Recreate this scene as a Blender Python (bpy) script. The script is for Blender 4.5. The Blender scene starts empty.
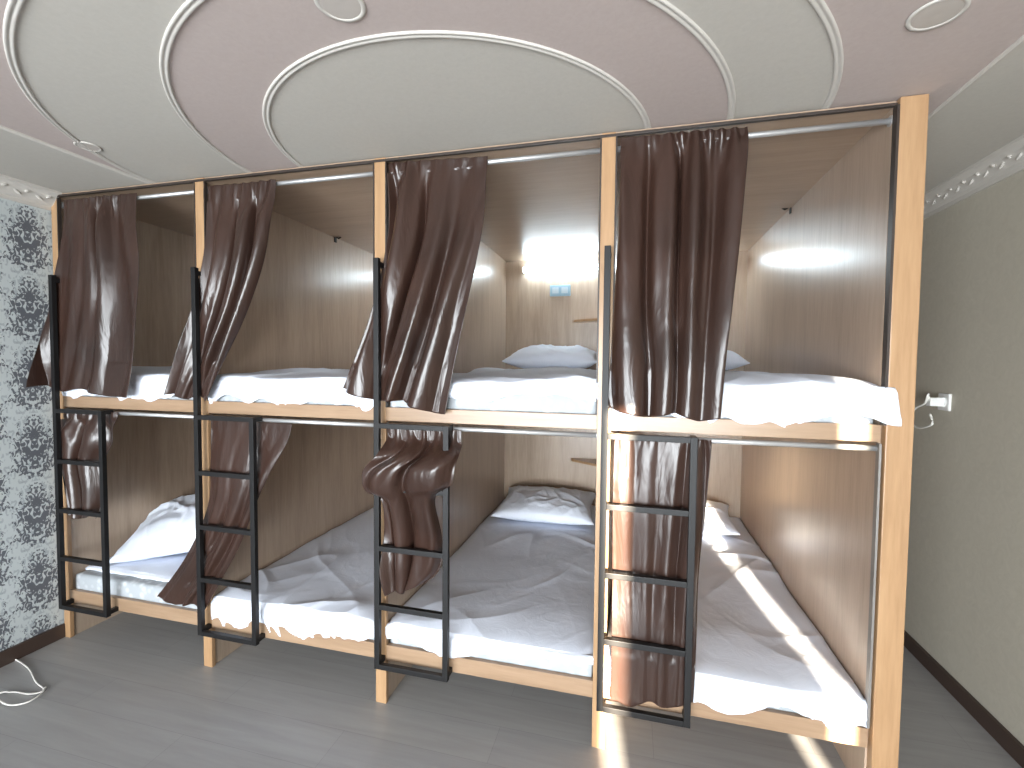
import bpy, bmesh, math, random
import numpy as np
from mathutils import Vector, Matrix, noise
random.seed(4)
C = bpy.context.scene.collection
PI = math.pi

# ---------------------------------------------------------------- camera
FO, YAW, PITCH, ROLL = 468.7, .2503, .0426, .0095
CAM = np.array([3.0124, -1.8596, 1.5406])
fw = np.array([-math.sin(YAW)*math.cos(PITCH), math.cos(YAW)*math.cos(PITCH), -math.sin(PITCH)])
r0 = np.array([math.cos(YAW), math.sin(YAW), 0.]); u0 = np.cross(r0, fw)
rt = r0*math.cos(ROLL)+u0*math.sin(ROLL); up = u0*math.cos(ROLL)-r0*math.sin(ROLL)
cd = bpy.data.cameras.new('camera'); cam = bpy.data.objects.new('camera', cd); C.objects.link(cam)
cd.sensor_width = 36; cd.lens = FO/1024*36; cd.clip_start = .05
cam.matrix_world = Matrix(((rt[0], up[0], -fw[0], CAM[0]), (rt[1], up[1], -fw[1], CAM[1]), (rt[2], up[2], -fw[2], CAM[2]), (0, 0, 0, 1)))
bpy.context.scene.camera = cam

def at(u, v, axis, val):
    """measured point of the photo carried onto a real plane of the room"""
    d = fw+rt*(u-512)/FO+up*(384-v)/FO
    q = CAM+d*((val-CAM[axis])/d[axis])
    return Vector(q)

# ---------------------------------------------------------------- materials
def lin(r, g, b):
    f = lambda c: (c/255/12.92) if c <= 10 else ((c/255+.055)/1.055)**2.4
    return (f(r), f(g), f(b), 1)

class M:
    def __init__(s, name, rough=.5, col=None, metal=0, spec=.5):
        s.m = bpy.data.materials.new(name); s.m.use_nodes = True
        s.nt = s.m.node_tree; s.b = s.nt.nodes['Principled BSDF']
        s.b.inputs['Roughness'].default_value = rough
        s.b.inputs['Metallic'].default_value = metal
        s.b.inputs['Specular IOR Level'].default_value = spec
        if col: s.b.inputs['Base Color'].default_value = col
    def n(s, t, **k):
        x = s.nt.nodes.new(t)
        for a, v in k.items(): setattr(x, a, v)
        return x
    def l(s, a, b): s.nt.links.new(a, b)
    def math(s, op, a, b=None, c=None):
        x = s.n('ShaderNodeMath', operation=op)
        for i, q in enumerate((a, b, c)):
            if q is None: continue
            if isinstance(q, (int, float)): x.inputs[i].default_value = q
            else: s.l(q, x.inputs[i])
        return x.outputs[0]
    def mix(s, f, a, b):
        x = s.n('ShaderNodeMix', data_type='RGBA')
        for i, q in ((0, f), (6, a), (7, b)):
            if isinstance(q, (int, float, tuple)): x.inputs[i].default_value = q
            else: s.l(q, x.inputs[i])
        return x.outputs[2]
    def coord(s, scale=(1, 1, 1)):
        t = s.n('ShaderNodeTexCoord'); m = s.n('ShaderNodeMapping'); m.inputs['Scale'].default_value = scale
        s.l(t.outputs['Object'], m.inputs[0]); return m.outputs[0]
    def noise(s, vec, sc, det=3, rough=.5, dist=0):
        x = s.n('ShaderNodeTexNoise'); x.inputs['Scale'].default_value = sc; x.inputs['Detail'].default_value = det
        x.inputs['Roughness'].default_value = rough; x.inputs['Distortion'].default_value = dist
        s.l(vec, x.inputs['Vector']); return x.outputs['Fac']
    def ramp(s, f, stops):
        x = s.n('ShaderNodeValToRGB'); e = x.color_ramp.elements
        while len(e) < len(stops): e.new(.5)
        for i, (p, c) in enumerate(stops): e[i].position = p; e[i].color = c
        s.l(f, x.inputs[0]); return x.outputs[0]
    def base(s, c): s.l(c, s.b.inputs['Base Color'])
    def bump(s, h, st=.3, d=.01):
        x = s.n('ShaderNodeBump'); x.inputs['Strength'].default_value = st; x.inputs['Distance'].default_value = d
        s.l(h, x.inputs['Height']); s.l(x.outputs[0], s.b.inputs['Normal'])

def wood(name, dark, mid, light, grain='Z', rough=.30):
    m = M(name, rough)
    sc = {'Z': (9, 9, .7), 'X': (.7, 9, 9), 'Y': (9, .7, 9)}[grain]
    v = m.coord(sc)
    a = m.noise(v, 1.3, 6, .62, .6)
    b = m.noise(v, 9, 4, .6, .2)
    f = m.math('ADD', m.math('MULTIPLY', a, .6), m.math('MULTIPLY', b, .4))
    m.base(m.ramp(f, [(.27, dark), (.5, mid), (.73, light)]))
    m.bump(b, .03, .003)
    return m.m
W_panel = wood('oak_laminate_vertical', lin(154, 135, 117), lin(176, 156, 137), lin(190, 171, 153), 'Z')
W_glow = wood('oak_laminate_bounce_glow', lin(154, 133, 115), lin(175, 153, 134), lin(189, 168, 150), 'Z')  # right end panel: orange glow of bounced light put into the oak colour
W_top = wood('oak_laminate_ceiling', lin(150, 127, 106), lin(164, 141, 120), lin(176, 153, 133), 'X')
W_post = wood('honey_edge_vertical', lin(146, 112, 80), lin(169, 134, 99), lin(184, 150, 114), 'Z')
W_rail = wood('honey_edge_horizontal', lin(130, 105, 84), lin(153, 126, 101), lin(168, 141, 116), 'X')
BLACK = M('black_powder_coated_steel', .5, lin(20, 19, 20), 0, .35).m
EDGE = M('dark_edge_trim', .45, lin(54, 45, 40)).m
CHROME = M('brushed_silver_tube', .36, lin(205, 205, 206), .7).m
ALU = M('grey_aluminium_strip', .5, lin(140, 136, 132), .5).m
PLASTIC = M('white_plastic', .35, lin(228, 228, 226)).m
BPLASTIC = M('pale_blue_plastic', .4, lin(150, 180, 198)).m
PPLATE = M('pale_socket_plate', .4, lin(190, 204, 212)).m
CABLE = M('white_cable_rubber', .5, lin(222, 220, 214)).m
DARKP = M('dark_baseboard_wood', .5, lin(66, 52, 45)).m
PLASTER = M('white_plaster_moulding', .65, lin(202, 197, 190)).m
GLASSY = M('frosted_lamp_glass', .4, lin(188, 180, 173)).m
m = M('led_tube', .4, (1, 1, 1, 1)); m.b.inputs['Emission Color'].default_value = (.72, .89, 1, 1); m.b.inputs['Emission Strength'].default_value = 40; LED = m.m

def satin():
    m = M('dark_brown_satin', .29, lin(48, 34, 28), 0, .55)
    v = m.coord((1, 1, 1)); f = m.noise(v, 3, 2)
    m.base(m.ramp(f, [(.3, lin(46, 32, 27)), (.7, lin(60, 41, 34))]))
    h = m.noise(m.coord((13, 13, 4)), 1.2, 3, .5, .6); m.bump(h, .35, .02)
    return m.m
SATIN = satin()
def cloth(name, col, st=.12, sc=9):
    m = M(name, .85, col, 0, .2)
    v = m.coord((1, 1, 1)); a = m.noise(v, sc, 5, .6, 1.4)
    m.bump(a, st, .02)
    return m.m
SHEET = cloth('white_cotton_sheet', lin(229, 235, 248), .14)
PILLOWM = cloth('white_pillow_cotton', lin(232, 238, 250), .2, 11)
m = M('quilted_mattress_ticking', .8, lin(200, 200, 200), 0, .2)
v = m.coord((1, 1, 1)); w = m.n('ShaderNodeTexVoronoi'); w.inputs['Scale'].default_value = 26; m.l(v, w.inputs['Vector'])
m.base(m.ramp(w.outputs['Distance'], [(.1, lin(206, 210, 214)), (.5, lin(174, 179, 184))])); m.bump(w.outputs['Distance'], .3, .01); TICK = m.m

# floor
m = M('grey_laminate_floor', .36)
v = m.coord((1, 1, 1)); br = m.n('ShaderNodeTexBrick'); m.l(v, br.inputs['Vector'])
br.inputs['Scale'].default_value = 1; br.inputs['Brick Width'].default_value = 1.25; br.inputs['Row Height'].default_value = .19
br.inputs['Mortar Size'].default_value = .0009; br.inputs['Color1'].default_value = lin(163, 162, 161); br.inputs['Color2'].default_value = lin(157, 156, 156); br.inputs['Mortar'].default_value = lin(140, 139, 138)
g = m.noise(m.coord((.9, 12, 1)), 2.2, 6, .65, .4)
mx = m.n('ShaderNodeMix', data_type='RGBA', blend_type='MULTIPLY'); mx.inputs[0].default_value = .6
m.l(br.outputs['Color'], mx.inputs[6]); m.l(m.ramp(g, [(.3, (.78, .77, .76, 1)), (.7, (1.05, 1.05, 1.05, 1))]), mx.inputs[7])
m.base(mx.outputs[2]); FLOOR = m.m

# damask wallpaper on the left wall
m = M('damask_wallpaper', .6)
t = m.n('ShaderNodeTexCoord'); s = m.n('ShaderNodeSeparateXYZ'); m.l(t.outputs['Object'], s.inputs[0])
yy = m.math('DIVIDE', s.outputs[1], .21); zz = m.math('DIVIDE', s.outputs[2], .36)
par = m.math('MULTIPLY', m.math('MODULO', m.math('FLOOR', m.math('ADD', yy, 100)), 2), .5)
uu = m.math('MULTIPLY', m.math('ABSOLUTE', m.math('SUBTRACT', m.math('FRACT', m.math('ADD', yy, 100)), .5)), 2)
vv = m.math('SUBTRACT', m.math('FRACT', m.math('ADD', m.math('ADD', zz, par), 50)), .5)
cb = m.n('ShaderNodeCombineXYZ'); m.l(m.math('MULTIPLY', uu, 1.1), cb.inputs[0]); m.l(m.math('MULTIPLY', vv, 2.4), cb.inputs[1]); cb.inputs[2].default_value = 3.7
nz = m.noise(cb.outputs[0], 4.4, 2, .5, 1.6)
env = m.math('ADD', m.math('MULTIPLY', uu, uu), m.math('MULTIPLY', m.math('MULTIPLY', vv, vv), 4))
sc_ = m.math('SUBTRACT', m.math('ADD', nz, .18), m.math('MULTIPLY', env, .20))
dark = m.ramp(sc_, [(.575, (0, 0, 0, 1)), (.60, (1, 1, 1, 1))])
grey = m.ramp(m.noise(cb.outputs[0], 5.5, 1, .4, 1.0), [(.54, (0, 0, 0, 1)), (.57, (1, 1, 1, 1))])
c1 = m.mix(grey, lin(198, 205, 206), lin(172, 180, 184))
m.base(m.mix(dark, c1, lin(96, 99, 106))); DAMASK = m.m

m = M('warm_grey_wallpaper', .75)
v = m.coord((1, 1, 1)); a = m.noise(v, 16, 5, .7, 2)
m.base(m.ramp(a, [(.3, lin(184, 178, 164)), (.7, lin(193, 187, 173))])); m.bump(a, .12, .006); SAGE = m.m
PLAIN = M('plain_room_paint', .8, lin(205, 205, 202)).m

ZC = 2.430
q_ = .9765                                         # ceiling decoration measured at 2.452, carried to ZC
sx_ = lambda x: 3.0124+(x-3.0124)*q_
sy_ = lambda y: -1.8596+(y+1.8596)*q_
CX, CY, R1, R2 = sx_(2.278), sy_(.136), .78*q_, 1.07*q_
EX, EY, ERX, ERY = sx_(2.138), sy_(.136), 1.52*q_, 1.24*q_
BL, BR = sx_(.60), sx_(4.035)
m = M('pink_and_white_ceiling', .75)
t = m.n('ShaderNodeTexCoord'); s = m.n('ShaderNodeSeparateXYZ'); m.l(t.outputs['Object'], s.inputs[0])
def rad(cx, cy, rx, ry):
    a = m.math('DIVIDE', m.math('SUBTRACT', s.outputs[0], cx), rx); b = m.math('DIVIDE', m.math('SUBTRACT', s.outputs[1], cy), ry)
    return m.math('SQRT', m.math('ADD', m.math('MULTIPLY', a, a), m.math('MULTIPLY', b, b)))
ra = rad(CX, CY, 1, 1); re = rad(EX, EY, ERX, ERY)
k1 = m.math('MULTIPLY', m.math('GREATER_THAN', ra, R1), m.math('LESS_THAN', ra, R2))
k2 = m.math('MULTIPLY', m.math('GREATER_THAN', re, 1), m.math('MULTIPLY', m.math('GREATER_THAN', s.outputs[0], BL), m.math('LESS_THAN', s.outputs[0], BR)))
tex = m.noise(t.outputs['Object'], 60, 4, .7, .6)
pk = m.ramp(tex, [(.3, lin(181, 167, 162)), (.7, lin(187, 174, 169))])
wh = m.ramp(tex, [(.3, lin(186, 181, 173)), (.7, lin(192, 187, 179))])
m.base(m.mix(m.math('ADD', k1, k2), wh, pk)); m.bump(tex, .07, .004); CEIL = m.m

# ---------------------------------------------------------------- mesh helpers
def link(name, me, mat, parent=None, base=(0, 0, 0), smooth=False):
    me.materials.append(mat)
    if smooth:
        for p in me.polygons: p.use_smooth = True
    o = bpy.data.objects.new(name, me); C.objects.link(o)
    if parent: o.parent = parent
    else: o.location = base
    return o

class MB:
    def __init__(s): s.bm = bmesh.new()
    def box(s, x0, x1, y0, y1, z0, z1, bev=0):
        b = bmesh.new(); bmesh.ops.create_cube(b, size=1)
        for v in b.verts: v.co = Vector(((x0+x1)/2+v.co.x*(x1-x0), (y0+y1)/2+v.co.y*(y1-y0), (z0+z1)/2+v.co.z*(z1-z0)))
        if bev: bmesh.ops.bevel(b, geom=list(b.edges), offset=bev, segments=2, affect='EDGES', profile=.7)
        s.add(b); return s
    def add(s, b):
        me = bpy.data.meshes.new('t'); b.to_mesh(me); b.free(); s.bm.from_mesh(me); bpy.data.meshes.remove(me)
    def tube(s, pts, r, n=10):
        pts = [Vector(p) for p in pts]; b = bmesh.new(); rings = []
        ref = Vector((0, 0, 1))
        for i, p in enumerate(pts):
            d = (pts[min(i+1, len(pts)-1)]-pts[max(i-1, 0)]).normalized()
            a = d.cross(ref)
            if a.length < .1: a = d.cross(Vector((0, 1, 0)))
            a.normalize(); c = d.cross(a).normalized()
            rings.append([b.verts.new(p+a*r*math.cos(2*PI*k/n)+c*r*math.sin(2*PI*k/n)) for k in range(n)])
        for i in range(len(rings)-1):
            for k in range(n): b.faces.new((rings[i][k], rings[i][(k+1) % n], rings[i+1][(k+1) % n], rings[i+1][k]))
        b.faces.new(rings[0]); b.faces.new(rings[-1][::-1]); s.add(b); return s
    def lathe(s, prof, cx, cy, n=40):
        b = bmesh.new(); rings = [[b.verts.new((cx+r*math.cos(2*PI*k/n), cy+r*math.sin(2*PI*k/n), z)) for k in range(n)] for r, z in prof]
        for i in range(len(rings)-1):
            for k in range(n): b.faces.new((rings[i][k], rings[i][(k+1) % n], rings[i+1][(k+1) % n], rings[i+1][k]))
        s.add(b); return s
    def prism(s, poly, axis, a0, a1):
        """extrude a 2D outline along an axis"""
        b = bmesh.new()
        def P(q, a): return {0: (a, q[0], q[1]), 1: (q[0], a, q[1]), 2: (q[0], q[1], a)}[axis]
        A = [b.verts.new(P(q, a0)) for q in poly]; B = [b.verts.new(P(q, a1)) for q in poly]
        n = len(poly); b.faces.new(A); b.faces.new(B[::-1])
        for i in range(n): b.faces.new((A[i], B[i], B[(i+1) % n], A[(i+1) % n]))
        s.add(b); return s
    def done(s, name, mat, parent=None, base=(0, 0, 0), smooth=False):
        bmesh.ops.recalc_face_normals(s.bm, faces=list(s.bm.faces))
        off = Vector(parent.location) if parent else Vector(base)
        if parent and parent.parent: off = off+Vector(parent.parent.location)
        for v in s.bm.verts: v.co -= off
        me = bpy.data.meshes.new(name); s.bm.to_mesh(me); s.bm.free()
        return link(name, me, mat, parent, base, smooth)

def grid(name, P, mat, parent=None, base=(0, 0, 0), thick=0):
    """P[i][j] points -> smooth sheet"""
    ni, nj = len(P), len(P[0]); off = Vector(parent.location) if parent else Vector(base)
    me = bpy.data.meshes.new(name)
    me.from_pydata([tuple(Vector(p)-off) for row in P for p in row], [], [(i*nj+j, i*nj+j+1, (i+1)*nj+j+1, (i+1)*nj+j) for i in range(ni-1) for j in range(nj-1)])
    o = link(name, me, mat, parent, base, True)
    if thick:
        md = o.modifiers.new('thickness', 'SOLIDIFY'); md.thickness = thick; md.offset = 0
    return o
def thing(name, label, cat, loc=(0, 0, 0), group=None):
    o = bpy.data.objects.new(name, None); C.objects.link(o); o.location = loc; o.empty_display_size = .1
    return tag(o, label, cat, group)
def tag(o, label, cat, group=None):
    o['label'] = label; o['category'] = cat
    if group: o['group'] = group
    return o
def struct(o): o['kind'] = 'structure'; return o

# ---------------------------------------------------------------- room shell
LB = 5.2
XL, XR, YB, YR = -.03, 4.52, -LB, 2.25
struct(MB().box(XL-.1, XR+.1, YB-.1, YR+.1, -.08, 0).done('floor', FLOOR))
struct(MB().box(XL-.1, XR+.1, YB-.1, YR+.1, ZC, ZC+.08).done('ceiling', CEIL))
struct(MB().box(XL-.1, XL, YB-.1, YR+.1, 0, ZC).done('wall_left', DAMASK))
struct(MB().box(XR, XR+.1, YB-.1, YR+.1, 0, ZC).done('wall_right', SAGE))
struct(MB().box(XL, XR, YR, YR+.1, 0, ZC).done('wall_far', SAGE))
# window wall behind the viewer, with two narrow gaps that let the low sun in
K = math.tan(math.radians(7.5)); DX = LB*K
TE = math.tan(math.radians(9))
gA = (2.93+DX, 3.005+DX, .76, 1.36+LB*TE); gB = (3.735+DX, 3.79+DX, .76, 1.50+LB*TE)
wb = MB(); wb.box(XL, gA[0], YB-.03, YB, 0, ZC); wb.box(gA[1], gB[0], YB-.03, YB, 0, ZC); wb.box(gB[1], XR, YB-.03, YB, 0, ZC)
for g_ in (gA, gB): wb.box(g_[0], g_[1], YB-.03, YB, 0, g_[2]); wb.box(g_[0], g_[1], YB-.03, YB, min(g_[3], 2.4), ZC)
struct(wb.done('wall_rear', PLAIN))

struct(MB().box(XL, XL+.018, YB, .0, 0, .075, .004).done('baseboard_left', DARKP))
struct(MB().box(XR-.018, XR, YB, YR, 0, .075, .004).done('baseboard_right', DARKP))

def cornice(x, sgn, name):
    prof = [(0, 0), (.085, 0), (.085, -.012), (.07, -.018), (.055, -.03), (.04, -.05), (.028, -.066), (.012, -.074), (.012, -.092), (0, -.092)]
    b = MB().prism([(x+sgn*a, ZC+c) for a, c in prof], 1, YB, YR if sgn < 0 else 0)
    n = int(5.2/.09)
    for k in range(n):                                   # scrolling relief along the cove
        y = -3.5+k*.09
        if sgn > 0 and y > -.05: continue
        for q in range(2):
            bb = bmesh.new(); bmesh.ops.create_uvsphere(bb, u_segments=8, v_segments=6, radius=.014)
            mt = Matrix.Translation((x+sgn*(.042+.012*q), y+.04*q, ZC-.036-.01*(1-q))) @ Matrix.Rotation(.6*(1 if q else -1), 4, 'X') @ Matrix.Diagonal((.45, 1.9-.8*q, .5, 1))
            bmesh.ops.transform(bb, matrix=mt, verts=bb.verts); b.add(bb)
    return struct(b.done(name, PLASTER, None, (0, 0, 0), False))
cornice(XL, 1, 'trim_1'); cornice(XR, -1, 'trim_2')

def ring(name, cx, cy, rx, ry):
    prof = [(-.012, 0), (-.011, -.004), (-.008, -.006), (-.003, -.004), (0, -.002), (.003, -.004), (.008, -.006), (.011, -.004), (.012, 0)]
    n = 200; P = []
    for k in range(n+1):
        a = 2*PI*k/n
        P.append([(cx+(rx+q)*math.cos(a), cy+(ry+q)*math.sin(a), ZC+z) for q, z in prof])
    return struct(grid(name, P, PLASTER))
ring('trim_3', CX, CY, R1, R1); ring('trim_4', CX, CY, R2, R2); ring('trim_5', EX, EY, ERX, ERY)
for i, x in enumerate((BL, BR)):
    prof = [(-.012, 0), (-.011, -.005), (-.008, -.007), (-.003, -.004), (.003, -.004), (.008, -.007), (.011, -.005), (.012, 0)]
    struct(MB().prism([(x+a*(1 if i == 0 else .5), ZC+c) for a, c in prof], 1, YB, YR).done('trim_%d' % (6+i), PLASTER))

# ---------------------------------------------------------------- capsule bunk unit
W = .97; D = 2.03; ZT = 2.404
bunk = thing('bunk_bed_unit', 'long oak laminate double-decker bunk unit with four bays and honey edge posts', 'bunk bed')
for i in range(5):
    if i < 4:
        x0, x1 = (i*W-.018, i*W+.018)
        if i == 0: x0 = -.022
        MB().box(x0, x1, .012, D, 0, 2.41).done('divider_panel', W_panel, bunk)
        MB().box(i*W-.026+(.008 if i == 0 else 0), i*W+.026, -.006, .014, 0, ZC-.006, .002).done('front_post', W_post, bunk)
        if i: MB().box(i*W-.032, i*W-.026, -.008, .010, 1.345, ZT).done('edge_strip', EDGE, bunk)
        MB().box(i*W+.026, i*W+.032, -.008, .010, 1.345, ZT).done('edge_strip', EDGE, bunk)
    else:
        MB().box(3.84, 3.92, .012, D, 0, 2.41).done('divider_panel', W_glow, bunk)
        MB().box(3.847, 3.926, -.022, .014, 0, ZC-.003, .003).done('front_post', W_post, bunk)
        MB().box(3.839, 3.847, -.022, .006, 1.345, ZT).done('edge_strip', EDGE, bunk)
        MB().box(3.834, 3.841, -.012, .012, .28, 1.28).done('edge_strip', ALU, bunk)
MB().box(-.022, 3.92, D, D+.018, 0, 2.42).done('back_panel', W_panel, bunk)
MB().box(-.022, 3.846, .0, D+.018, 2.41, 2.425).done('top_panel', W_top, bunk)
MB().box(-.022, 3.846, -.010, .006, ZT+.002, 2.416, .002).done('top_edge', EDGE, bunk)
for i in range(4):
    a, b = i*W+.026, (i+1)*W-.026 if i < 3 else 3.84
    MB().box(a, b, -.004, .016, 1.286, 1.345, .002).done('upper_bed_rail', W_rail, bunk)
    MB().box(a-.006, b, .016, D, 1.29, 1.308).done('upper_bed_deck', W_top, bunk)
    MB().box(a, b, -.004, .016, .203, .272, .002).done('lower_bed_rail', W_rail, bunk)
    MB().box(a-.006, b, .016, D, .235, .252).done('lower_bed_deck', W_top, bunk)
    rd = MB().tube([(a, .024, 2.372), (b, .024, 2.372)], .010).done('upper_curtain_rod', CHROME, bunk, smooth=True)
    for xx in (a, b): MB().tube([(xx-.002, .024, 2.372), (xx+.002, .024, 2.372)], .018, 14).done('rod_socket', CHROME, rd)
    rd = MB().tube([(a, .010, 1.262), (b, .010, 1.262)], .010).done('lower_curtain_rod', CHROME, bunk, smooth=True)
    for xx in (a, b): MB().tube([(xx-.002, .010, 1.262), (xx+.002, .010, 1.262)], .016, 14).done('rod_socket', CHROME, rd)

# small corner shelves on the back wall of the bays
for (i, z, deck) in ((2, 1.885, 'upper'), (2, .745, 'lower')):
    x1 = (i+1)*W-.02
    o = MB().prism([(x1, D-.002), (x1-.36, D-.002), (x1-.34, D-.06), (x1-.10, D-.22), (x1, D-.24)], 2, z, z+.018).done('corner_shelf', W_post, None, (x1-.1, D-.1, z))
    tag(o, 'small oak corner shelf at the back of the third %s bunk' % deck, 'shelf')

# LED lamps and boxes; leftmost lamp is unseen, added to brighten its dark bay
names = ['leftmost', 'second', 'third', 'rightmost']
for i in range(0, 4):
    cx = i*W+W/2; z = 2.325
    t = thing('wall_lamp', 'lit white strip lamp on the back wall of the %s upper bunk' % names[i], 'lamp', (cx, D, z), 'strip lamps in the upper bunks')
    MB().box(cx-.32, cx+.32, D-.02, D-.001, z-.020, z+.020, .004).done('lamp_body', PLASTIC, t)
    MB().tube([(cx-.305, D-.040, z), (cx+.305, D-.040, z)], .022, 16).done('tube', LED, t, smooth=True)
    for sx in (-1, 1): MB().box(cx+sx*.31-.006, cx+sx*.31+.006, D-.06, D-.001, z-.022, z+.022, .003).done('end_cap', PLASTIC, t)
    if i >= 2:
        z2 = 2.15
        t = thing('wall_socket', 'pale blue socket box under the strip lamp in the %s upper bunk' % names[i], 'socket', (cx, D, z2), 'socket boxes in the upper bunks')
        MB().box(cx-.085, cx+.085, D-.028, D-.001, z2-.045, z2+.045, .006).done('socket_box', BPLASTIC, t)
        for sx in (-1, 1): MB().box(cx+sx*.038-.026, cx+sx*.038+.026, D-.033, D-.027, z2-.024, z2+.024, .003).done('socket_plate', PPLATE, t)

# hooks
def hook(x, y, z, sgn, label):
    t = thing('coat_hook', label, 'hook', (x, y, z), 'black coat hooks')
    MB().box(min(x, x+sgn*.006), max(x, x+sgn*.006), y-.012, y+.012, z-.03, z+.03, .002).done('mounting_plate', BLACK, t)
    MB().tube([(x+sgn*.004, y, z+.01), (x+sgn*.03, y, z-.005), (x+sgn*.045, y, z+.004), (x+sgn*.048, y, z+.025)], .006).done('prong', BLACK, t, smooth=True)
p = at(335, 238, 0, W+.018); hook(W+.018, p.y, p.z, 1, 'small black hook on the left panel of the second upper bunk')
p = at(791, 208, 0, 3.84); hook(3.84, p.y, p.z, -1, 'small black hook on the right panel of the rightmost upper bunk')

# ---------------------------------------------------------------- ladders
LX = [.05, .985, 1.952, 2.916]
RZ = [1.27, 1.0, .735, .475, .207]
for i in range(4):
    x = LX[i]; y0, y1 = -.064, -.042; w = .32
    t = thing('bunk_ladder', 'black steel ladder hooked on %s' % ['the leftmost bay beside the damask wallpaper', 'the second bay, its lower curtain pulled left', 'the third bay, with the brown curtain knotted over it', 'the rightmost bay, sunlit curtain hanging behind it'][i], 'ladder', (x, -.045, .2), 'black bunk ladders')
    MB().box(x-.012, x+.012, y0, y1, .196, 1.985, .002).done('tall_rail', BLACK, t)
    MB().box(x+w-.012, x+w+.012, y0, y1, .196, 1.281, .002).done('short_rail', BLACK, t)
    for z in RZ: MB().box(x+.012, x+w-.012, y0, y1, z-.011, z+.011, .002).done('rung', BLACK, t)
    for xx, zz_ in ((x, .215), (x+w, .215), (x+w, 1.27), (x, 1.96)):
        MB().box(xx-.011, xx+.011, y1-.002, (-.006 if zz_ == 1.96 else -.004), zz_-.011, zz_+.011, .002).done('standoff', BLACK, t)

# ---------------------------------------------------------------- beds
def fb(x, y, z=0, s=1): return noise.noise(Vector((x*s, y*s, z)))
def wr(x, y, sd, amp, und=.014):
    """soft undulation plus long, broad, shallow creases"""
    h = 0
    for k, (a, sx, sy, wd, am) in enumerate(((.55, .8, 2.8, 5, .55), (-.6, .9, 3.0, 5, .5), (1.35, .7, 2.8, 5, .45), (-1.1, 1.6, 6.0, 3.6, .14), (.9, 2.2, 8, 3.2, .07))):
        c, s_ = math.cos(a), math.sin(a); p, q = c*x+s_*y, -s_*x+c*y
        nn = noise.noise(Vector((p*sx, q*sy+.3*fb(x, y, sd+2, 2.0), sd*3.1+k*7)))
        gate = max(0, min(1, .4+1.6*fb(p, q, sd+k*3, 1.7)))
        h += am*gate*(max(0, 1-abs(nn)*wd))**1.7
    return amp*h+und*fb(x, y, sd+9, 2.4)
def sheet(name, label, i, lower, y0, drop, sd, amp=.012, flare=0, nx=170, ny=260):
    xa, xb = i*W+.024, ((i+1)*W-.024 if i < 3 else 3.834)
    zt = (.374 if lower else 1.486); und = .013 if lower else .034
    y1 = D-.015; P = []
    nd = 16
    for k in range(nd):
        f = k/nd; row = []
        for j in range(nx+1):
            s_ = j/nx; dr = drop(s_)*(1+.4*fb(s_*5, 3, sd)+.2*fb(s_*13, 5, sd))
            x = xa+(xb-xa)*s_; e = wr(x, y0, sd, amp, und)*f
            rip = max(0, 1-abs(fb(s_*16+1.5*f, f*1.2, sd+14))*5)**1.4
            bulge = .006*math.sin(f*PI)+.007*fb(s_*9, f*.9, sd+4)+.009*rip*(1-f*.5)
            xo = flare*max(0, s_-.85)/.15*(1-f*.4)
            y = y0-.013-bulge-(.03*max(0, s_-.8)/.2 if flare else 0)
            if f > .7: y += .02*((f-.7)/.3)**2
            row.append((x+xo, y, zt-dr*(1-f)+e-.010))
        P.append(row)
    for k in range(ny+1):
        f = (k/ny)**1.25; row = []
        y = y0+(y1-y0)*f
        for j in range(nx+1):
            s_ = j/nx; x = xa+(xb-xa)*s_
            z = zt+wr(x, y, sd, amp, und)
            z -= (.02 if lower else .03)*math.exp(-(y-y0)/.04)*.5
            ed = min(s_, 1-s_)*(xb-xa)
            z -= .012*math.exp(-ed/.02)
            xo = flare*max(0, s_-.85)/.15*math.exp(-(y-y0)/.04)*.6
            row.append((x+xo if y < .0 or not flare else min(x+xo, 3.838), y, z))
        P.append(row)
    o = grid(name, P, SHEET, None, ((xa+xb)/2, y0, zt), .003)
    return tag(o, label, 'bed sheet', 'white sheets on the %s beds' % ('lower' if lower else 'upper'))
def mattress(i, lower):
    xa, xb = i*W+.03, ((i+1)*W-.03 if i < 3 else 3.83)
    z0, z1 = (.254, .352) if lower else (1.31, 1.447)
    o = MB().box(xa, xb, .018, D-.02, z0, z1, .022).done('mattress', TICK, None, ((xa+xb)/2, 1, z0), True)
    tag(o, 'thin pale mattress on the %s bed of the %s bay' % ('lower' if lower else 'upper', names[i]), 'mattress', 'mattresses in the bunks')
dl = [lambda s: .03, lambda s: .15-.07*s, lambda s: .055+.03*math.sin(s*5), lambda s: .115-.03*s]
du = [lambda s: .12, lambda s: .12, lambda s: .085+.015*math.sin(s*6), lambda s: .125]
tl = ['crumpled white sheet on the leftmost lower bed', 'white sheet draped over the front of the second lower bed', 'wide creased white sheet on the lower bed of the third bay', 'white sheet with sun streaks on the rightmost lower bed']
tu = ['white sheet on the leftmost upper bed', 'white sheet on the upper bed of the second bay', 'white sheet on the upper bed under the visible lit lamp', 'white sheet with a sunlit corner on the rightmost upper bed']
for i in range(4):
    mattress(i, True); mattress(i, False)
    sheet('bed_sheet', tl[i], i, True, .10 if i == 0 else .012, dl[i], 3.1+i*2.3, .019)
    sheet('bed_sheet', tu[i], i, False, .012, du[i], 21.7+i*1.9, .024, flare=.05 if i == 3 else 0)

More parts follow.
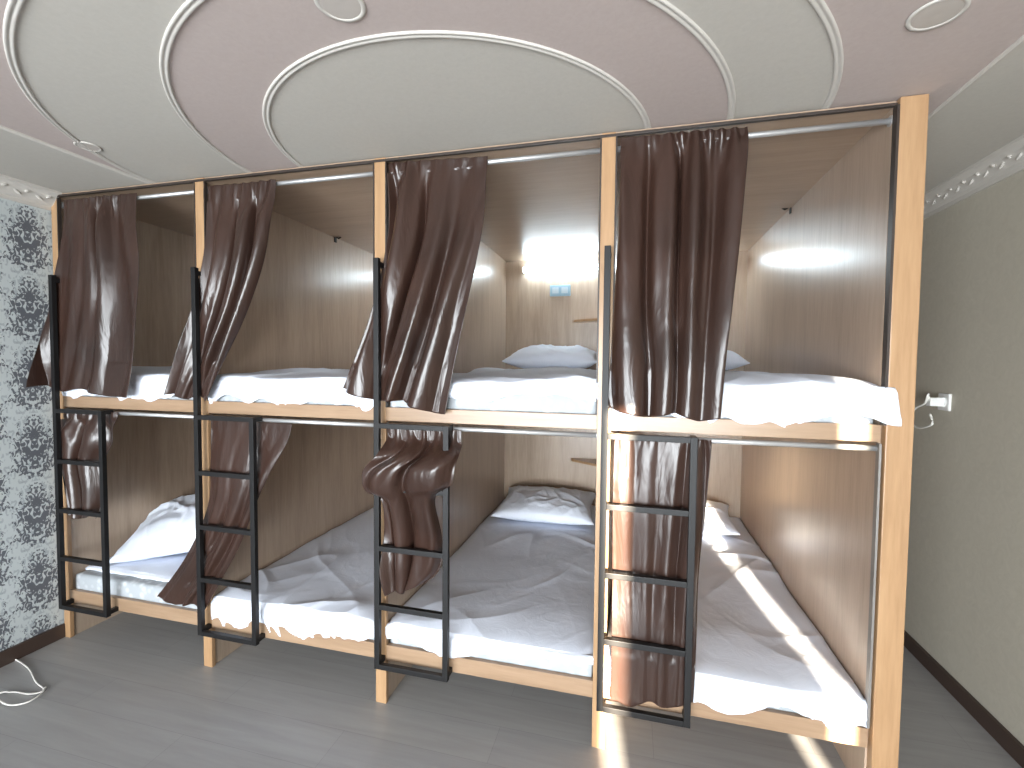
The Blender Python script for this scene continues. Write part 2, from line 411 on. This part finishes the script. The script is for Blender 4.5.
def pillow(cx, cy, cz, w, d, h, rz, rx, ry, sd, label, cr=1):
    n = 60; V = []; F = []
    def pt(u, v, sg):
        pu, pv = 1-abs(u)**3.0, 1-abs(v)**3.0
        hh = h*.5*(max(pu, 0)*max(pv, 0))**.55
        k = 1-.10*(1-abs(v)**2)*abs(u)**3; k2 = 1-.10*(1-abs(u)**2)*abs(v)**3
        x, y = w/2*u*k, d/2*v*k2
        wz = .018*fb(x, y, sd+sg*5, 6)+.018*max(0, 1-abs(fb(x, y, sd+sg, 4))*5)**1.5+.010*max(0, 1-abs(fb(x*2+y, y-x, sd+3, 5))*5)**1.5
        return Vector((x, y, sg*(hh+.004)+cr*wz*(max(pu, 0)*max(pv, 0))**.5*(1 if sg > 0 else .3)))
    for sg in (1, -1):
        for a in range(n+1):
            for b in range(n+1): V.append(pt(-1+2*a/n, -1+2*b/n, sg))
    N = (n+1)**2
    for a in range(n):
        for b in range(n):
            q = a*(n+1)+b; F.append((q, q+n+1, q+n+2, q+1)); F.append((N+q, N+q+1, N+q+n+2, N+q+n+1))
    rim = [(a, 0) for a in range(n)]+[(n, b) for b in range(n)]+[(a, n) for a in range(n, 0, -1)]+[(0, b) for b in range(n, 0, -1)]
    for k in range(len(rim)):
        p, q = rim[k], rim[(k+1) % len(rim)]; ip, iq = p[0]*(n+1)+p[1], q[0]*(n+1)+q[1]
        F.append((ip, iq, N+iq, N+ip))
    me = bpy.data.meshes.new('pillow'); me.from_pydata([tuple(v) for v in V], [], F)
    bm = bmesh.new(); bm.from_mesh(me); bmesh.ops.recalc_face_normals(bm, faces=list(bm.faces)); bm.to_mesh(me); bm.free()
    o = link('pillow', me, PILLOWM, None, (cx, cy, cz), True); o.rotation_euler = (rx, ry, rz)
    return tag(o, label, 'pillow', 'white pillows')
pillow(.335, .44, .525, .60, .54, .20, .35, .30, -.18, 1.2, 'puffy white pillow at the left end of the leftmost lower bed', 1.2)
pillow(2.40, 1.66, .466, .74, .58, .14, .03, .10, 0, 4.2, 'white pillow at the head of the lower bed in the third bay', .8)
pillow(3.42, 1.70, .465, .62, .52, .13, -.05, .08, 0, 7.2, 'white pillow on the rightmost lower bed, half hidden by the curtain', .7)
pillow(2.44, 1.66, 1.585, .68, .50, .16, .0, .1, 0, 9.9, 'white pillow on the upper bed below the lit strip lamp')
pillow(3.42, 1.68, 1.585, .64, .48, .15, .04, .1, 0, 12.4, 'white pillow at the head of the rightmost upper bed beside the curtain')

# ---------------------------------------------------------------- curtains
def catmull(R, t):
    n = len(R)-1; x = t*n; k = min(int(x), n-1); f = x-k
    p0, p1, p2, p3 = R[max(k-1, 0)], R[k], R[k+1], R[min(k+2, n)]
    return [.5*((2*b)+(-a+c)*f+(2*a-5*b+4*c-d)*f*f+(-a+3*b-3*c+d)*f**3) for a, b, c, d in zip(p0, p1, p2, p3)]
def sst(a, b, x):
    x = max(0, min(1, (x-a)/(b-a))); return x*x*(3-2*x)
def curtain(label, rows, n, amp, sd, group, ladder=None, nu=200, nv=120, hem=.012, wild=1.1, lift=0, swirl=0):
    """rows: (uL, vL, uR, vR, y, amplitude factor) outline of the photo on the plane y"""
    R = []
    for uL, vL, uR, vR, y, af in rows:
        a = at(uL, vL, 1, y); b = at(uR, vR, 1, y); R.append([a.x, a.z, b.x, b.z, y, af])
    P = []
    for k in range(nv+1):
        t = k/nv; xa, za, xb, zb, y, af = catmull(R, t); row = []
        xa += .006*fb(t*3, 0, sd+20); xb += .008*fb(t*2.5, 5, sd+21)
        g = sst(.03, .3, t)
        for j in range(nu+1):
            s_ = j/nu
            ph = 2*PI*n*(s_+.12*wild*fb(s_*1.7, t*.9, sd))+2.2*wild*fb(s_*1.6, t*1.4, sd+3)
            if swirl: ph += swirl*(t*2*PI)*math.exp(-((t-.42)/.2)**2)
            A = amp*af*max(.15, .8+1.2*wild*fb(s_*n*.45, t*.9, sd+6))
            broad = math.sin(ph)+.4*math.sin(2.3*ph+1.3+2*t)*max(0, fb(s_*3, t*2, sd+31)+.45)
            fine = .42*math.sin(2*PI*n*2.4*s_+1.5*fb(s_*6, t, sd+12))
            dy = A*(broad*g+fine*(1-g))+.3*amp*g*fb(s_*2.2+t*1.5, t*2.2-s_, sd+40)
            dx = .4*A*math.cos(ph)*g*math.sin(PI*min(.5, min(s_, 1-s_)*6))
            x = xa+(xb-xa)*s_+dx
            z = za+(zb-za)*s_+(hem*math.sin(ph*.5+1)*t**6)
            yy_ = y+dy+.010*fb(x*4, z*3, sd+8)
            for q in range(5):
                px_ = q*W if q < 4 else 3.9
                g2 = math.exp(-((x-px_)/.045)**4)
                if t > .12 and yy_ > -.012: yy_ = yy_*(1-g2)-.012*g2
            if t < .12: yy_ = min(yy_, .010 if 'upper' in group else -.004)
            if t > .2:
                if 'upper' in group:
                    w1 = sst(1.85, 1.55, z)*sst(1.10, 1.26, z)
                    yy_ = yy_*(1-w1)+min(yy_, -.034+.3*(yy_+.034))*w1
                    if 1.27 < z < 1.53: yy_ = min(yy_, -.034)
                else:
                    w2 = sst(.75, .46, z); yy_ = yy_*(1-w2)+min(yy_, -.034+.3*(yy_+.034))*w2
                    if z < .42: yy_ = min(yy_, -.032)
            if ladder is not None:
                for lx in ladder:
                    g_ = math.exp(-((x-lx)/.045)**2)
                    if yy_ < -.038: yy_ = yy_*(1-g_)+(-.038)*g_
                    if abs(x-lx) < .014 and yy_ < -.038: yy_ = -.038
            if lift: yy_ -= lift*math.exp(-(s_/.10)**2)*sst(.45, 1, t)
            if x < -.022: x = -.022
            row.append((x, yy_, z))
        P.append(row)
    base = ((R[0][0]+R[0][2])/2, R[0][4], R[0][1])
    return tag(grid('curtain', P, SATIN, None, base, .0015), label, 'curtain', group)
U = 'brown satin curtains of the upper bunks'; L = 'brown satin curtains of the lower bunks'
curtain('dark brown satin curtain of the leftmost upper bunk, spread against the damask wallpaper',
        [(64, 200, 137, 193, .005, .5), (64, 222, 137, 215, .005, .9), (58, 270, 140, 262, -.02, 1), (50, 320, 141, 318, -.03, 1), (41, 360, 140, 362, -.035, 1), (33, 386, 136, 397, -.035, 1)], 4, .034, 1.5, U, [LX[0]], lift=.10, wild=1.3)
curtain('dark brown satin curtain of the second upper bunk, swept left behind the ladder rail',
        [(209, 186, 276, 180, .005, .5), (208, 215, 274, 208, .0, .9), (204, 255, 266, 252, -.02, .9), (195, 300, 250, 300, -.03, .8), (184, 348, 232, 350, -.03, .8), (170, 395, 212, 400, -.03, .8)], 3, .032, 4.5, U, [LX[1]], wild=1.1)
curtain('dark brown satin curtain hanging widest at the foot, third upper bunk',
        [(388, 163, 487, 156, .005, .5), (388, 185, 486, 178, .005, .9), (386, 235, 482, 230, -.02, 1), (374, 290, 470, 292, -.04, 1), (358, 345, 458, 350, -.045, 1), (341, 391, 445, 413, -.05, 1)], 3.2, .038, 10.5, U, [LX[2]], wild=1.4)
curtain('largest dark brown satin curtain, covering the left half of the rightmost upper bunk',
        [(621, 138, 746, 127, .005, .5), (620, 160, 746, 150, .005, .8), (618, 220, 740, 222, -.02, 1), (614, 290, 732, 298, -.045, 1), (611, 350, 724, 360, -.055, 1), (606, 411, 719, 420, -.055, 1)], 4.0, .042, 12.5, U, [LX[3]], wild=1.5)
curtain('dark brown curtain bunched behind the leftmost ladder',
        [(60, 414, 118, 412, -.006, .4), (60, 424, 118, 424, -.006, .7), (58, 440, 116, 442, -.02, 1), (60, 462, 104, 462, -.02, 1), (66, 490, 104, 490, -.02, 1), (72, 516, 98, 518, -.02, .8)], 3, .028, 16.5, L, [LX[0], LX[0]+.32])
curtain('dark brown curtain of the second lower bunk, swept left to the foot of the ladder',
        [(211, 420, 292, 424, -.006, .4), (211, 438, 287, 444, -.008, .7), (210, 466, 273, 470, -.014, .8), (207, 505, 255, 508, -.018, .8), (188, 555, 234, 558, -.02, .8), (158, 598, 206, 608, -.025, .8)], 3, .030, 20.5, L, [LX[1], LX[1]+.32], wild=1.1)
curtain('dark brown curtain knotted over the rung of the third ladder',
        [(386, 426, 461, 430, -.006, .4), (386, 440, 460, 444, -.015, .8), (376, 456, 456, 456, -.08, .7), (360, 472, 452, 468, -.115, .7), (361, 492, 449, 486, -.105, .6), (380, 504, 434, 500, -.06, .6), (384, 540, 440, 540, -.02, .9), (384, 570, 438, 572, -.02, 1), (388, 594, 424, 586, -.02, 1)], 2.2, .028, 26.1, L, None, wild=1.9, swirl=.8)
curtain('long brown curtain with a sunlit edge, hanging to the floor board behind the rightmost ladder',
        [(616, 433, 712, 440, -.006, .4), (615, 445, 711, 450, -.006, .7), (613, 500, 706, 505, -.012, .8), (612, 570, 700, 575, -.015, .8), (611, 640, 696, 645, -.024, .6), (610, 704, 692, 706, -.036, .3)], 4.6, .026, 28.5, L, [LX[3], LX[3]+.32])

# ---------------------------------------------------------------- small things
def downlight(u, v, label, k=.75):
    p = at(u, v, 2, ZC); t = thing('ceiling_light', label, 'ceiling light', (p.x, p.y, ZC), 'round ceiling downlights')
    MB().lathe([(.082*k, ZC-.001), (.082*k, ZC-.003), (.077*k, ZC-.005), (.071*k, ZC-.005), (.067*k, ZC-.004), (.066*k, ZC-.001)], p.x, p.y).done('trim_ring', PLASTER, t, smooth=True)
    MB().lathe([(.0001, ZC-.004), (.03*k, ZC-.005), (.068*k, ZC-.0035)], p.x, p.y).done('lens', GLASSY, t, smooth=True)
downlight(340, 3, 'round downlight on the pink ceiling band above the inner circle')
downlight(937, 13, 'round downlight in the pink ceiling corner at the right')
downlight(88, 146, 'round downlight in the pink ceiling area at the left', .55)

p = at(946, 402, 0, XR)
t = thing('power_socket', 'white power socket on the warm grey wallpaper of the right wall', 'socket', (XR, p.y, p.z))
MB().box(XR-.012, XR, p.y-.042, p.y+.042, p.z-.042, p.z+.042, .004).done('socket_frame', PLASTIC, t)
MB().tube([(XR-.012, p.y, p.z), (XR-.016, p.y, p.z)], .026, 20).done('socket_face', PLASTIC, t)
t = thing('charger', 'white plug-in charger with a short dangling cable, in the wall socket', 'charger', (XR-.02, p.y, p.z))
MB().box(XR-.075, XR-.014, p.y-.02, p.y+.02, p.z-.022, p.z+.022, .006).done('plug', PLASTIC, t)
R = [[XR-.07, p.y, p.z]]+[list(at(u, v, 0, XR-.09)) for u, v in ((928, 394), (925, 403), (916, 408), (911, 415), (912, 424), (920, 428), (932, 424), (930, 414))]
pts = [catmull(R, k/40) for k in range(41)]
MB().tube(pts, .005, 8).done('cable', CABLE, t, smooth=True)
pts = []
ctl = [(-5, 655), (12, 658), (28, 668), (36, 682), (44, 690), (30, 694), (12, 692), (-4, 697), (8, 706), (26, 704), (40, 696), (46, 688)]
R = [list(at(u, v, 2, .006)) for u, v in ctl]
for k in range(90): pts.append(catmull(R, k/89))
for k, q in enumerate(pts): q[2] = .006+(.006 if k > 50 else 0)
o = MB().tube(pts, .0035, 8).done('floor_cable', CABLE, None, (pts[40][0], pts[40][1], 0), True)  # plain white cable on the floor, its use unknown
tag(o, 'white cord lying in loops on the floor beneath the damask wallpaper', 'cord')

# ---------------------------------------------------------------- light
s_ = bpy.data.lights.new('sun', 'SUN'); so = bpy.data.objects.new('sun', s_); C.objects.link(so)
s_.energy = 95; s_.color = (1, .86, .66); s_.angle = math.radians(.7)
d = Vector((-K, 1, -TE)).normalized(); so.rotation_euler = d.to_track_quat('-Z', 'Y').to_euler()
def area(name, loc, tgt, sx, sy, e, col, spread=180):
    a = bpy.data.lights.new(name, 'AREA'); a.shape = 'RECTANGLE'; a.size = sx; a.size_y = sy; a.energy = e; a.color = col; a.spread = math.radians(spread)
    o = bpy.data.objects.new(name, a); C.objects.link(o); o.location = loc
    o.rotation_euler = (Vector(tgt)-Vector(loc)).to_track_quat('-Z', 'Y').to_euler()
area('window_daylight', (2.2, -LB+.15, 1.0), (2.2, 1, .8), 4.0, 1.8, 238, (.90, .96, 1), 110)
w = bpy.data.worlds.new('world'); bpy.context.scene.world = w; w.use_nodes = True
w.node_tree.nodes['Background'].inputs[0].default_value = (.75, .85, 1, 1); w.node_tree.nodes['Background'].inputs[1].default_value = .6
bpy.context.scene.view_settings.view_transform = 'Standard'
